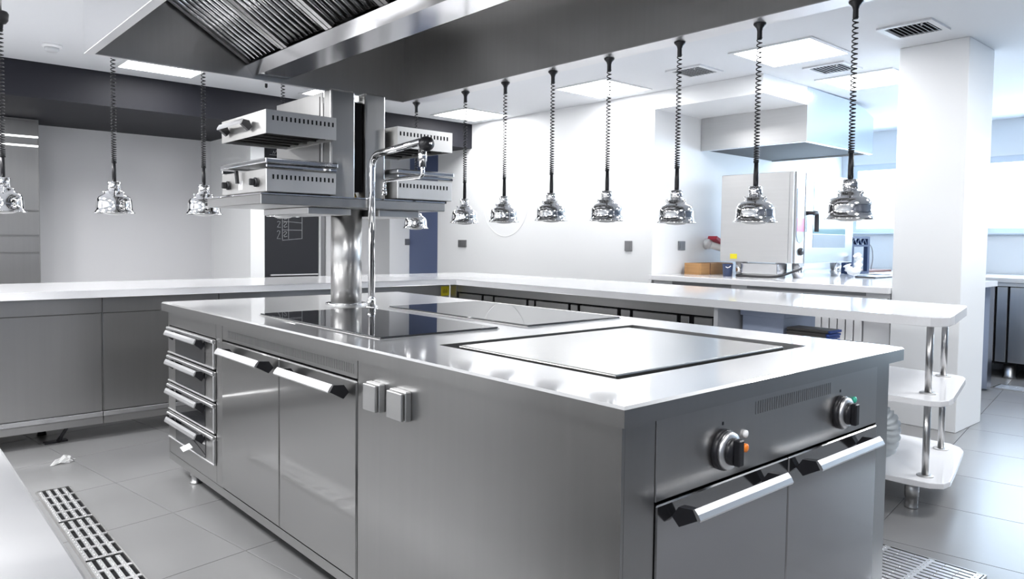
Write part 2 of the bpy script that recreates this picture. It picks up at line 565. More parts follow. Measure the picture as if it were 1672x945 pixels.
def vent(x0, y0, label):
    t = thing('ceiling_vent', label, 'vent', (x0 + .16, y0 + .16, CE), 'square ceiling air vents')
    s = 0.32
    part('frame', MB().box(x0, x0 + s, y0, y0 + .035, CE - .012, CE).box(x0, x0 + s, y0 + s - .035, y0 + s, CE - .012, CE)
         .box(x0, x0 + .035, y0 + .035, y0 + s - .035, CE - .012, CE).box(x0 + s - .035, x0 + s, y0 + .035, y0 + s - .035, CE - .012, CE), 'frame', t)
    part('backing', MB().box(x0 + .035, x0 + s - .035, y0 + .035, y0 + s - .035, CE - .002, CE - .0005), 'dark', t)
    for k in range(9):
        y = y0 + .05 + k * .0275
        part('slat', MB().obox((x0 + s / 2, y, CE - .009), (1, 0, 0), (0, 1, .8), (0, -.8, 1), s / 2 - .035, .0085, .0015), 'vent', t)
    part('lever', MB().box(x0 + .02, x0 + .028, y0 + .06, y0 + .068, CE - .03, CE - .012), 'vent', t)


vent(3.63, 2.34, 'air vent behind the fifth lamp cord of the right row')
vent(4.29, 1.55, 'air vent between the two nearest lit ceiling panels')
vent(3.63, 0.73, 'air vent in front of the white column')
sm = thing('smoke_detector', 'round white smoke detector on the ceiling at left', 'smoke detector', (-0.10, 5.2, CE))
part('base', MB().lathe([(0.062, CE), (0.062, CE - .018), (0.055, CE - .022)], (-0.10, 5.2, 0)), 'whitep', sm)
part('sensor_head', MB().lathe([(0.046, CE - .022), (0.044, CE - .04), (0.030, CE - .052), (0.01, CE - .054)], (-0.10, 5.2, 0)), 'vent', sm)

# ------------------------------------------------------------------ extractor hood over the island
HX0, HX1, HY0, HY1, HZ = -0.29, 1.61, -0.12, 3.285, 2.15
hood = thing('extractor_hood', 'large stainless steel extractor hood over the cooking island', 'hood', (0.66, 1.6, HZ))
th = 0.003
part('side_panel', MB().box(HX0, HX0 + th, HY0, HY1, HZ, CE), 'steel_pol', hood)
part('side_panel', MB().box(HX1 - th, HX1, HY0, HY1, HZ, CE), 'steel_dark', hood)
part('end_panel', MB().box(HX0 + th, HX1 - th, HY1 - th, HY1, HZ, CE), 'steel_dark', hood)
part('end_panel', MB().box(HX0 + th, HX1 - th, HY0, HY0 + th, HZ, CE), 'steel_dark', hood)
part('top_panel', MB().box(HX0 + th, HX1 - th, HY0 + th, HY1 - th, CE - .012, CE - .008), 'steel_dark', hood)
part('rim', MB().box(HX0, HX0 + .042, HY0, HY1, HZ - .004, HZ).box(HX0 + .042, HX1 - .03, HY1 - .03, HY1, HZ - .004, HZ)
     .box(HX0 + .042, HX1 - .03, HY0, HY0 + .03, HZ - .004, HZ).box(HX1 - .03, HX1 + .085, HY0, HY1, HZ - .004, HZ, 0), 'alu', hood)
# middle gutter the filters drain into
part('grease_gutter', MB().profile([(0.532, 2.222), (0.574, 2.166), (0.752, 2.166), (0.794, 2.222), (0.788, 2.226), (0.748, 2.171), (0.578, 2.171), (0.538, 2.226)], 'Y', HY0 + th, HY1 - th), 'steel_pol', hood)
part('screw', MB().lathe([(0.008, 2.150), (0.008, 2.13), (0.004, 2.125)], (0.66, 3.30, -0.01)), 'black', hood)
sl = Vector((-(0.532 - 0.02), 0, 2.54 - 2.226))     # direction up the left bank
slen = sl.length
sd = sl.normalized()
nrm = Vector((-sd.z, 0, sd.x))
if nrm.z > 0:
    nrm = -nrm
for side in (1, -1):
    for k in range(6):
        ya = 3.255 - k * 0.49 - 0.485
        base = Vector((0.532, ya, 2.228))
        mir = (lambda p: p) if side == 1 else (lambda p: Vector((1.326 - p.x, p.y, p.z)))
        dn, du = (nrm, sd) if side == 1 else (Vector((-nrm.x, 0, nrm.z)), Vector((-sd.x, 0, sd.z)))
        b = MB()
        b.obox(mir(base + sd * slen / 2 + Vector((0, .2425, 0)) - nrm * .022), du, (0, 1, 0), dn, slen / 2, .2415, .002)
        f = part('baffle_filter', b, 'mesh_dark', hood)
        b = MB()
        b.obox(mir(base + sd * slen / 2 + Vector((0, .016, 0)) - nrm * .008), du, (0, 1, 0), dn, slen / 2, .0145, .012)
        b.obox(mir(base + sd * slen / 2 + Vector((0, .469, 0)) - nrm * .008), du, (0, 1, 0), dn, slen / 2, .0145, .012)
        b.obox(mir(base + sd * (slen - .012) + Vector((0, .2425, 0)) - nrm * .010), du, (0, 1, 0), dn, .012, .212, .010)
        part('filter_frame', b, 'steel', f)
        sm_ = None
        for q in range(8):
            yc = ya + .058 + q * .0528
            b = MB()
            c = base + sd * slen / 2
            prof = [(-.019, 0), (-.015, .009), (-.006, .014), (.006, .014), (.015, .009), (.019, 0)]
            r0, r1 = [], []
            for (py, pz) in prof:
                for lst, s_ in ((r0, 0.008), (r1, slen - .026)):
                    p = base + sd * s_ + nrm * (pz - .014) 
                    p.y = yc + py
                    lst.append(b.b.verts.new(mir(p)))
            for a in range(len(prof) - 1):
                fc = b.b.faces.new((r0[a], r0[a + 1], r1[a + 1], r1[a]))
                fc.smooth = True
            b.b.faces.new(r0)
            b.b.faces.new(list(reversed(r1)))
            b.b.faces.new((r0[0], r1[0], r1[-1], r0[-1]))
            part('slat', b, 'steel_pol', f)

# ------------------------------------------------------------------ heat lamps
LX, LZ = 1.662, 1.335


def cord_mesh(z0, z1, stem=0.10, pitch=None, r=0.0115, n=None):
    """coiled cord from z1 (top) down to a straight sleeve above z0; the coils open towards the top"""
    L = z1 - z0 - stem
    pts = []
    turns = int(L / 0.0150)
    for i in range(turns * 8 + 1):
        t = i / (turns * 8)
        zz = z0 + stem + L * (t ** 1.35)
        a = 2 * PI * turns * t
        pts.append((r * math.cos(a), r * math.sin(a), zz))
    b = MB().tube(pts, 0.0027, 5)
    b.tube([(0, 0, z0 - .004), (0, 0, z0 + stem * .5), (0, 0, z0 + stem + 0.01)], [.0105, .0105, .0085], 10)
    return b


def shade_prof():
    R0 = 0.0835
    out = [(1.0, 0), (1.01, .02), (.94, .07), (.898, .15), (.877, .35), (.865, .56), (.835, .73), (.75, .86), (.61, .945), (.50, .985), (.49, 1.12), (.42, 1.18), (.30, 1.19)]
    inn = [(.29, 1.16), (.46, 1.08), (.47, .97), (.58, .92), (.72, .84), (.80, .72), (.835, .56), (.845, .35), (.865, .15), (.91, .07), (.98, .0)]
    return [(r * R0, h * R0) for r, h in out + inn]


def lamp(name_label, loc, ztop, cup, drop=None, k=1.07):
    """loc = centre of the shade's lower rim"""
    x, y, z = loc
    t = thing('heat_lamp', name_label, 'lamp', loc, 'chrome heat lamps hung on coiled cords')
    b = MB().lathe([(r * k, h * k) for r, h in shade_prof()], (x, y, z), 32, cap=False)
    part('shade', b, 'chrome', t)
    part('socket_sleeve', MB().lathe([(0.0256 * k, z + .098 * k), (0.0256 * k, z + .1385 * k), (0.023 * k, z + .140 * k)], (x, y, 0), 24), 'chrome', t)
    for q in range(3):
        a = 2 * PI * q / 3 + 0.5
        part('bolt', MB().lathe([(.002, -.007), (.0055, -.004), (.0055, .004), (.002, .007)], (x + .043 * k * math.cos(a), y + .043 * k * math.sin(a), z + .093 * k), 8), 'chrome', t)
    part('bulb', MB().lathe([(r * k, z + h * k) for r, h in ((0.012, .08), (0.045, .045), (0.060, .018), (0.056, .004), (0.035, -.006), (0.008, -.009))], (x, y, 0), 24), 'bulb', t)
    c = cord_mesh(z + .139 * k, ztop - .055, r=0.0095 * k)
    for v in c.b.verts:
        v.co += Vector((x, y, 0))
    part('coiled_cord', c, 'black', t)
    if cup == 'trumpet':
        pr_ = [(0.008, ztop - .066), (0.0105, ztop - .062), (0.0105, ztop - .030), (0.014, ztop - .018), (0.025, ztop - .006), (0.026, ztop - .004), (0.026, ztop)]
    else:
        pr_ = [(0.010, ztop - .085), (0.013, ztop - .05), (0.024, ztop - .045), (0.034, ztop - .03), (0.036, ztop), (0.030, ztop + .01)]
    part('ceiling_cup', MB().lathe(pr_, (x, y, 0), 24), 'black', t)
    if drop:
        part('drop_rod', MB().lathe([(0.008, ztop), (0.008, drop)], (x, y, 0), 12), 'steel_soft', t)
    return t


ordn = ['first', 'second', 'third', 'fourth', 'fifth', 'sixth', 'seventh']
rowy = [(2.68, 1.339), (2.305, 1.342), (1.914, 1.345), (1.516, 1.34), (1.094, 1.325), (0.695, 1.324), (0.30, 1.332)]
for k, (y, z) in enumerate(rowy):
    lab = 'chrome heat lamp on the hood\'s right edge, %s from the far end of that row' % ordn[k]
    if k == 6:
        lab = 'chrome heat lamp hung nearest the white column, in front of the oven door'
    if k == 5:
        lab = 'chrome heat lamp hung in front of the oven\'s grey side'
    lamp(lab, (LX, y, z), HZ - .004, 'trumpet')
for x, z, lab in ((-0.632, 1.345, 'chrome heat lamp cut off by the left edge of the photo'),
                  (-0.148, 1.354, 'chrome heat lamp hung alone before the grey back wall panel'),
                  (0.310, 1.362, 'chrome heat lamp partly behind the left grill shelf corner'),
                  (0.779, 1.362, 'chrome heat lamp below the grill shelf, in front of the blackboard')):
    lamp(lab, (x, 3.335, z), 2.285, 'dome', CE, 1.17)
lamp('chrome heat lamp under the right grill, in front of the blue door', (1.652, 3.20, 1.308), HZ - .004, 'trumpet', None, 1.02)

# ------------------------------------------------------------------ cooking island
IX, IY = 1.425, 3.06
isl = thing('cooking_island', 'stainless steel cooking island with hobs, griddle, drawers and oven doors', 'cooking island', (0.7, 1.53, 0))
ZT, ZB = 0.90, 0.856
gx0, gx1, gy0, gy1 = 0.224, 1.185, 0.208, 0.950      # griddle well


def slab_hole(x0, x1, y0, y1, z0, z1, hx0, hx1, hy0, hy1, r=0.006):
    b = MB()
    def ring(x0, x1, y0, y1, z):
        return [b.b.verts.new(p) for p in ((x0, y0, z), (x1, y0, z), (x1, y1, z), (x0, y1, z))]
    A0, A1, A2 = ring(x0, x1, y0, y1, z0), ring(x0, x1, y0, y1, z1 - r), ring(x0 + r, x1 - r, y0 + r, y1 - r, z1)
    H1, H0 = ring(hx0, hx1, hy0, hy1, z1), ring(hx0, hx1, hy0, hy1, z0)
    for a, c in ((A0, A1), (A1, A2), (A2, H1), (H1, H0), (H0, A0)):
        for i in range(4):
            j = (i + 1) % 4
            b.b.faces.new((a[i], a[j], c[j], c[i]))
    vert = [e for e in b.b.edges if abs(e.verts[0].co.x - e.verts[1].co.x) < 1e-6 and abs(e.verts[0].co.y - e.verts[1].co.y) < 1e-6 and e.verts[0] in A0 + A1 and e.verts[1] in A0 + A1]
    return b


wk = part('worktop', slab_hole(0, IX, 0, IY, ZB, ZT, gx0, gx1, gy0, gy1), 'steel_top', isl)
wk.data.materials.append(M['steel_side'])          # folded-down edge in the fronts' darker steel, its shade put into the colour
for p_ in wk.data.polygons:
    if abs(p_.normal.z) < 0.3:
        p_.material_index = 1
part('well_floor', MB().box(gx0 - .01, gx1 + .01, gy0 - .01, gy1 + .01, ZB - .004, ZB - .001), 'mesh_dark', isl)
part('griddle_plate', MB().box(0.258, 1.092, 0.244, 0.893, ZB + .004, ZT + .002, .004, 2), mat('griddle_steel', (0.70, 0.695, 0.68), 0.16, 1.0, noise=((1.5, 7, 2), 0.06, 0.05)), isl, 'flat polished griddle plate')
# body shell: posts, plinth band, inner box
part('carcass', MB().box(0.052, 1.37, 0.052, 3.03, 0.135, ZB - .005), 'dark', isl)
part('plinth_band', MB().box(0.03, 1.385, 0.03, 3.05, 0.088, 0.124), 'steel_side', isl)
part('corner_post', MB().box(0.04, 0.142, 0.03, 0.052, 0.126, ZB), 'steel_side', isl)
part('corner_post', MB().box(1.293, 1.385, 0.03, 0.30, 0.126, ZB), 'steel_side', isl)
# long side, facing -X
part('side_panel', MB().box(0.03, 0.052, 0.0305, 1.120, 0.126, ZB), 'steel_side', isl)
part('corner_post', MB().box(0.03, 0.052, 2.297, 2.370, 0.126, ZB), 'steel_side', isl)
part('corner_post', MB().box(0.03, 0.052, 3.032, 3.05, 0.126, ZB), 'steel_side', isl)
part('top_rail', MB().box(0.03, 0.052, 2.372, 3.03, 0.782, ZB), 'steel_side', isl)
part('bottom_rail', MB().box(0.03, 0.052, 2.372, 3.03, 0.126, 0.205), 'steel_side', isl)
part('vent_panel', MB().box(0.03, 0.052, 1.124, 2.293, 0.787, ZB), 'steel_side', isl)
b = MB()
for k in range(96):
    y = 1.150 + k * 0.0113
    b.box(0.0293, 0.0302, y, y + .0034, 0.800, 0.832)
part('vent_slots', b, mat('slot_shadow', (0.20, 0.20, 0.20), 0.5, 0.8), isl, stuff=True)


def bar_handle(parent, p0, p1, out, k=1.0):
    """slanted bar from p0 to p1 (on the door's face), carried by a black pentagonal bracket at each end"""
    p0, p1, out = Vector(p0), Vector(p1), Vector(out)
    d = (p1 - p0).normalized()
    upv = Vector((0, 0, 1))

    def ext(prof, a, c):
        b = MB()
        A = [b.b.verts.new(a + out * u * k + upv * v) for u, v in prof]
        B = [b.b.verts.new(c + out * u * k + upv * v) for u, v in prof]
        n = len(prof)
        b.b.faces.new(A)
        b.b.faces.new(list(reversed(B)))
        for i in range(n):
            j = (i + 1) % n
            b.b.faces.new((A[i], A[j], B[j], B[i]))
        return b

    h = part('handle', ext([(0.056, 0.0215), (0.0605, 0.0235), (0.0705, 0.0135), (0.0765, 0.003), (0.0745, -0.002), (0.068, 0.0005)], p0 - d * .001, p1 + d * .001), 'alu', parent, 'pale aluminium bar handle')
    pent = [(0.0, -0.009), (0.018, 0.017), (0.058, 0.0205), (0.071, 0.001), (0.020, -0.028)]
    for a, c in ((p0, p0 + d * .022), (p1 - d * .022, p1)):
        part('handle_bracket', ext(pent, a, c), 'black', h if parent.parent is None else parent, 'black handle bracket')
    return h


# four drawers with dark glass centres
for k in range(4):
    zt = 0.776 - k * 0.1455
    zb = zt - 0.134
    d = part('drawer', MB().box(0.026, 0.050, 2.378, 3.028, zb, zt, .003), 'steel_side', isl)
    part('drawer_frame', MB().box(0.010, 0.026, 2.378, 3.028, zt - .016, zt, .004).box(0.018, 0.026, 2.378, 3.028, zb, zb + .008, .002)
         .box(0.018, 0.026, 2.378, 2.388, zb + .009, zt - .017, .002), 'alu', d)
    part('dark_window', MB().box(0.0235, 0.0262, 2.50, 2.92, zb + .010, zt - .02), 'glass_hob', d, 'dark glass window')
    bar_handle(d, (0.024, 2.505, zt - .031), (0.024, 2.940, zt - .031), (-1, 0, 0), 0.66)
single('price_tag', MB().obox((-0.022, 2.62, 0.245), (0.1, 1, 0.05), (1, -0.1, 0.35), (-.35, 0, 1), .035, .022, .0012), 'paper', 'small white tag stuck to the lowest drawer handle', 'tag', (-0.022, 2.62, 0.245))
# two cupboard doors on the long side
for (ya, yb) in ((1.706, 2.293), (1.124, 1.702)):
    d = part('door', MB().box(0.026, 0.050, ya, yb, 0.128, 0.779, .0045), 'steel_front', isl)
    bar_handle(d, (0.026, ya + .047, 0.746), (0.026, yb - .12, 0.746), (-1, 0, 0))
# two capped power outlets
for (ya, yb) in ((0.957, 1.036), (0.814, 0.901)):
    o_ = part('power_outlet', MB().box(0.008, 0.0302, ya, yb, 0.709, 0.796, .003), 'steel_soft', isl)
    part('outlet_lid', MB().box(-0.004, 0.006, ya + .004, yb - .003, 0.711, 0.792, .002), 'steel_soft', o_)
# short side, facing -Y
part('control_panel', MB().box(0.145, 1.290, 0.028, 0.050, 0.662, ZB, .002), 'steel_counter', isl)
b = MB()
for k in range(36):
    x = 0.552 + k * 0.0117
    b.box(x, x + .0034, 0.0273, 0.0282, 0.799, 0.832)
part('vent_slots', b, mat('slot_shade', (0.20, 0.20, 0.21), 0.5, 0.8), isl, stuff=True)
for (xa, xb, ha, hb) in ((0.145, 0.722, 0.200, 0.605), (0.726, 1.290, 0.765, 1.162)):
    d = part('oven_door', MB().box(xa, xb, 0.024, 0.050, 0.128, 0.656, .003), 'steel_door', isl)
    bar_handle(d, (ha, 0.024, 0.630), (hb, 0.024, 0.630), (0, -1, 0))
for i, kx in enumerate((0.404, 1.030)):
    kn = part('control_knob', MB().lathe([(0.050, 0.028), (0.050, 0.016), (0.046, 0.012)], (kx, 0, 0.736), 32, 'Y'), 'black', isl)
    part('dial_ring', MB().lathe([(0.046, 0.012), (0.045, 0.004), (0.034, 0.001)], (kx, 0, 0.736), 32, 'Y'), 'alu', kn)
    part('grip', MB().lathe([(0.033, 0.001), (0.032, -0.009)], (kx, 0, 0.736), 24, 'Y').box(kx - .011, kx + .011, -0.026, -0.008, 0.704, 0.768, .003), 'black', kn)
    part('pointer_mark', MB().box(kx - .003, kx + .003, 0.0268, 0.0282, 0.795, 0.803), 'black', kn)
    if i == 0:
        part('indicator_lamp', MB().lathe([(0.010, 0.028), (0.010, 0.022), (0.004, 0.019)], (0.502, 0, 0.7575), 16, 'Y'), 'whitep', isl, 'white indicator')
        part('indicator_lamp', MB().lathe([(0.011, 0.028), (0.011, 0.021), (0.004, 0.018)], (0.503, 0, 0.722), 16, 'Y'), 'orange', isl, 'orange indicator')
    else:
        part('indicator_lamp', MB().lathe([(0.010, 0.028), (0.010, 0.022), (0.004, 0.019)], (1.122, 0, 0.760), 16, 'Y'), 'green', isl, 'green indicator')
part('side_panel', MB().box(1.371, 1.385, 0.301, 3.03, 0.126, ZB), 'steel_side', isl)
part('end_panel', MB().box(0.053, 1.385, 3.031, 3.05, 0.126, ZB), 'steel_side', isl)
for (x, y) in ((0.09, 2.83), (0.09, 1.30), (0.09, 0.12), (1.32, 2.83), (1.32, 1.30), (1.32, 0.12)):
    part('foot', MB().lathe([(0.028, 0.088), (0.026, 0.04), (0.021, 0.038), (0.021, 0.012), (0.027, 0.008), (0.027, 0.0)], (x, y, 0), 20), 'steel_soft', isl)
# induction hobs
for (xa, xb, ya, yb, lab) in ((0.138, 0.655, 1.165, 2.145, None), (0.785, 1.335, 1.142, 2.142, None)):
    h = part('hob_glass', MB().box(xa, xb, ya, yb, ZT + .002, ZT + .008, .002), 'glass_hob', isl, 'black glass induction hob')
    part('hob_trim', MB().box(xa - .003, xb + .003, ya - .003, yb + .003, ZT, ZT + .002), 'steel_dark', h)

# ------------------------------------------------------------------ grill tower on the island
gt = thing('grill_tower', 'steel tower on a round pillar carrying a shelf over the island', 'tower', (0.72, 2.42, ZT))
PX, PY = 0.715, 2.44
part('pillar', MB().lathe([(0.078, ZT + .008), (0.078, 1.40)], (PX, PY, 0), 40), 'steel', gt)
part('base_ring', MB().lathe([(0.105, ZT), (0.105, ZT + .006), (0.098, ZT + .009)], (PX, PY, 0), 40), 'steel_pol', gt)
part('shelf', MB().box(0.150, 1.135, 2.165, 2.82, 1.381, 1.424, .003), 'steel_side', gt)
part('shelf_rim', MB().box(0.150, 1.135, 2.165, 2.172, 1.4245, 1.430).box(0.150, 0.157, 2.172, 2.82, 1.4245, 1.430), 'chrome', gt)
part('under_shelf_box', MB().box(0.41, 0.637, 2.25, 2.75, 1.348, 1.380, .003), 'steel_soft', gt)
part('under_shelf_box', MB().box(0.79, 1.03, 2.25, 2.75, 1.346, 1.380, .003), 'steel_soft', gt)
part('post', MB().box(0.528, 0.660, 2.255, 2.33, 1.425, 1.945, .010, 2), 'steel_side', gt)
part('post', MB().box(0.715, 0.830, 2.255, 2.33, 1.425, 1.950, .010, 2), 'steel_side', gt)
part('back_panel', MB().box(0.520, 0.532, 2.331, 2.84, 1.425, 1.935, .002), 'steel', gt)
part('back_panel', MB().box(0.826, 0.838, 2.331, 2.84, 1.425, 1.940, .002), 'steel', gt)
b = MB()
for z0, z1 in ((1.80, 1.915), (1.60, 1.71)):
    b.box(0.5185, 0.5205, 2.345, 2.351, z0, z1)
part('rail_slot', b, 'black', gt)
part('dark_gap_block', MB().box(0.661, 0.714, 2.285, 2.50, 1.465, 1.90), 'dark', gt)  # dark block puts the shade into the gap between the posts
part('brass_fitting', MB().lathe([(0.014, 1.425), (0.016, 1.44), (0.010, 1.46)], (0.688, 2.32, 0), 12), 'brass', gt)
part('top_clamp', MB().lathe([(0.010, 0.662), (0.010, 0.713)], (0, 2.36, 1.935), 12, 'X').lathe([(0.010, 0.662), (0.010, 0.713)], (0, 2.36, 1.912), 12, 'X'), 'chrome', gt)


def salamander(sign, label):
    """grill with a lifting head; built facing -X, mirrored for the other side"""
    cx = 0.682
    def X(a, b_):
        return (a, b_) if sign == 1 else (2 * cx - b_, 2 * cx - a)
    t = thing('salamander_grill', label, 'grill', ((0.335 if sign == 1 else 2 * cx - 0.335), 2.45, 1.43), 'salamander grills on the tower')
    y0, y1 = 2.175, 2.695
    a, b_ = X(0.178, 0.515)
    part('base_housing', MB().box(a, b_, y0, y1, 1.436, 1.538, .003), 'steel_bright', t)
    part('base_foot', MB().box(a + .02, b_ - .02, y0 + .02, y1 - .02, 1.424, 1.436), 'black', t)
    a2, b2 = X(0.172, 0.520)
    part('grill_tray', MB().box(a2, b2, y0 - .012, y1 + .01, 1.560, 1.584, .006, 2), 'steel_pol', t)
    part('tray_rail', MB().box(a2 + .004, b2 - .004, y0 - .008, y0 + .004, 1.542, 1.556, .003).box(a2 + .004, b2 - .004, y1 - .01, y1, 1.542, 1.556, .003), 'chrome', t)
    # head: open-bottomed box with sides, front and burner plate
    hz0, hz1 = 1.690, 1.793
    part('head_housing', MB().box(a, b_, y0, y0 + .004, hz0, hz1).box(a, b_, y1 - .004, y1, hz0, hz1)
         .box(*X(0.178, 0.182), y0 + .004, y1 - .004, hz0, hz1).box(*X(0.511, 0.515), y0 + .004, y1 - .004, hz0, hz1)
         .box(a + .004, b_ - .004, y0 + .004, y1 - .004, hz1 - .004, hz1), 'steel_bright', t)
    part('burner_plate', MB().box(a + .005, b_ - .005, y0 + .005, y1 - .005, hz0 + .018, hz0 + .022), 'dark', t)
    b = MB()
    for k in range(5):
        y = y0 + .07 + k * .095
        b.tube([(a + .02, y, hz0 + .010), (b_ - .02, y, hz0 + .010)], 0.005, 8)
    part('heating_rods', b, 'mesh_dark', t)
    b = MB()
    for zc in (hz1 - .034, 1.503):
        for k in range(15):
            x = 0.207 + k * 0.0205
            xa, xb = X(x, x + .0072)
            b.box(xa, xb, y0 - .0012, y0 + .001, zc - .010, zc + .010)
    part('vent_slots', b, 'dark', t, stuff=True)
    # front fittings
    fx = 0.178 if sign == 1 else 2 * cx - 0.178
    o = -1 if sign == 1 else 1
    bar_handle(t, (fx, 2.325, 1.742), (fx, 2.610, 1.742), (o, 0, 0), 0.72)
    for yy in (2.272, 2.600):
        kn = part('control_knob', MB().lathe([(0.021, 0), (0.021, o * .012), (0.014, o * .014)], (fx, yy, 1.481), 20, 'X'), 'black', t)
        part('grip', MB().box(*sorted((fx + o * .012, fx + o * .036)), yy - .007, yy + .007, 1.466, 1.496, .003), 'black', kn)
    lv = part('lever', MB().obox((fx + o * .020, 2.455, 1.512), (1, 0, 0), (0, 1, 0), (0.10 * o, 0, 1), .006, .009, .030), 'black', t)
    part('lever_plate', MB().box(*sorted((fx, fx + o * .003)), 2.435, 2.480, 1.455, 1.495), 'whitep', lv)
    return t


salamander(1, 'left salamander grill with black knobs and handle facing the left aisle')
salamander(-1, 'right salamander grill seen from its slotted side, behind the tap')

# ------------------------------------------------------------------ pot filler tap on the island
pf = thing('pot_filler_tap', 'tall chrome swivel tap rising from the island beside the pillar', 'tap', (0.69, 2.165, ZT))
FX, FY = 0.69, 2.150
part('riser_pipe', MB().tube(bend([(FX, FY, ZT + .01), (FX, FY, 1.632), (FX, 1.735, 1.662)], 0.07, 8), 0.0165, 14), 'chrome', pf)
part('base_collar', MB().lathe([(0.030, ZT), (0.030, ZT + .012), (0.020, ZT + .016), (0.020, ZT + .045), (0.017, ZT + .05)], (FX, FY, 0), 20), 'chrome', pf)
part('valve_body', MB().lathe([(0.016, 1.55), (0.016, 1.575), (0.020, 1.578), (0.020, 1.60), (0.015, 1.64)], (FX, 1.728, 0), 16), 'chrome', pf)
kn = part('valve_knob', MB().lathe([(0.012, -.03), (0.028, -.022), (0.033, -.005), (0.033, .010), (0.024, .024), (0.008, .028)], (FX, 1.700, 1.648), 20, 'Y'), 'black', pf, 'black round valve knob')
part('knob_cap', MB().lathe([(0.007, -.034), (0.007, -.029)], (FX, 1.700, 1.648), 12, 'Y'), 'chrome', kn)
part('swing_arm', MB().tube(bend([(FX, 1.728, 1.56), (FX + .004, 1.728, 1.512), (FX + .004, 2.045, 1.508), (FX + .004, 2.045, 1.462)], 0.035, 6), 0.0095, 12), 'chrome', pf)
part('nozzle', MB().lathe([(0.0125, 1.440), (0.0125, 1.465)], (FX + .004, 2.045, 0), 14), 'chrome', pf)

# ------------------------------------------------------------------ white pass counter: L-shaped top
CZ, CB = 0.91, 0.866
outer = [(-2.6, 3.985), (2.48, 3.935), (2.53, 3.90), (2.515, 1.445), (2.483, 0.444), (2.474, 0.34), (2.485, 0.285), (2.515, 0.250), (2.568, 0.232), (2.69, 0.250), (3.246, 0.370), (3.337, 0.396), (3.385, 0.42), (3.399, 0.46),
         (3.426, 0.81), (3.56, 2.73), (3.45, 4.90), (-2.6, 4.90)]
ct = single('pass_counter', MB().prism(outer, CB, CZ, .004), 'counter', 'long white L-shaped stone counter top behind the island', 'counter top', (0.5, 4.4, CB))
# back leg cabinets
FYc = 4.02


def cab_back(x0, x1, label, right_inset=False):
    t = thing('counter_cabinet', label, 'cabinet', ((x0 + x1) / 2, 4.4, 0), 'steel cabinets of the back counter')
    part('carcass', MB().box(x0, x1, FYc + .022, 4.86, 0.10, CB - .001), 'steel_dark', t)
    part('top_rail', MB().box(x0, x1, FYc, FYc + .02, 0.770, CB - .001), 'steel_counter', t)
    part('door', MB().box(x0 + .003, x1 - .003, FYc + (.008 if right_inset else 0), FYc + .02, 0.170, 0.766, .002), 'steel_counter', t)
    part('plinth_edge', MB().box(x0, x1, FYc - .004, FYc + .02, 0.137, 0.167, .003), 'steel_pol', t)
    part('plinth', MB().box(x0, x1, FYc, FYc + .02, 0.094, 0.135), 'steel_counter', t)
    return t


def cab_feet(t, spots):
    for (x, y) in spots:
        part('foot', MB().lathe([(0.022, 0.1), (0.020, 0.03), (0.026, 0.0)], (x, y, 0), 14), 'black', t)


cab_feet(cab_back(-2.5, -1.205, 'steel counter cabinet beyond the left edge behind the near worktop'), ((-2.4, 4.6), (-1.3, 4.6)))
kc = cab_back(-1.20, -0.062, 'steel counter cabinet at the left edge, standing on a thin bent black leg')
cab_feet(kc, ((-0.33, 4.35), (-1.1, 4.6)))
lg = part('leg', MB().obox((-0.300, 4.10, 0.006), (1, .1, 0), (-.1, 1, 0), (0, 0, 1), .060, .02, .006)
          .tube([(-0.285, 4.09, 0.008), (-0.272, 4.07, 0.045), (-0.245, 4.035, 0.105)], [.016, .010, .009], 8), 'black', kc, 'thin bent black leg')
cab_feet(cab_back(-0.058, 0.635, 'recessed steel counter cabinet just left of the island', True), ((0.5, 4.6),))
cab_feet(cab_back(0.64, 2.55, 'steel counter cabinet with yellow sticker behind the island pillar'), ((1.0, 4.6), (2.4, 4.6)))
ys = thing('yellow_sticker', 'small yellow square sticker on the counter front near the inner corner', 'sticker', (2.50, FYc, 0.81))
part('sheet', MB().box(2.462, 2.545, FYc - .0015, FYc - .0003, 0.768, 0.848), 'yellow', ys)
b = MB()
for k in range(5):
    b.box(2.480 + k * .010, 2.485 + k * .010, FYc - .0022, FYc - .0016, 0.790, 0.815 + .012 * (k % 2))
part('print_marks', b, 'print', ys, stuff=True)

# right leg: refrigerated drawer cabinet with dark gaps
rc = thing('drawer_cabinet', 'steel refrigerated cabinet with dark framed doors under the right counter leg', 'cabinet', (3.0, 2.7, 0))
RX = 2.565
part('carcass', MB().box(RX + .03, 3.38, 1.475, 4.015, 0.10, CB - .001), 'dark', rc)
part('top_rail', MB().box(RX, RX + .03, 1.475, 3.93, 0.806, CB - .001), 'steel_side', rc)
part('end_panel', MB().box(RX, 3.40, 1.445, 1.473, 0.0, CB - .001), 'vent', rc)
part('corner_post', MB().box(RX - .01, RX + .03, 3.932, 4.015, 0.1, CB - .001), 'steel_dark', rc)
for (ya, yb, nm) in ((3.62, 3.915, 'door'), (3.48, 3.59, 'lock_strip'), (3.09, 3.455, 'door'), (3.005, 3.065, 'lock_strip'), (2.655, 2.985, 'door'), (2.565, 2.63, 'lock_strip'),
                     (2.205, 2.54, 'door'), (2.10, 2.175, 'lock_strip'), (1.735, 2.075, 'door'), (1.645, 1.705, 'lock_strip'), (1.485, 1.610, 'door')):
    part(nm, MB().box(RX + .002, RX + .028, ya, yb, 0.14, 0.795, .003), 'steel_side', rc)
part('plinth', MB().box(RX + .05, RX + .07, 1.475, 3.93, 0.0, 0.10), 'steel_dark', rc)

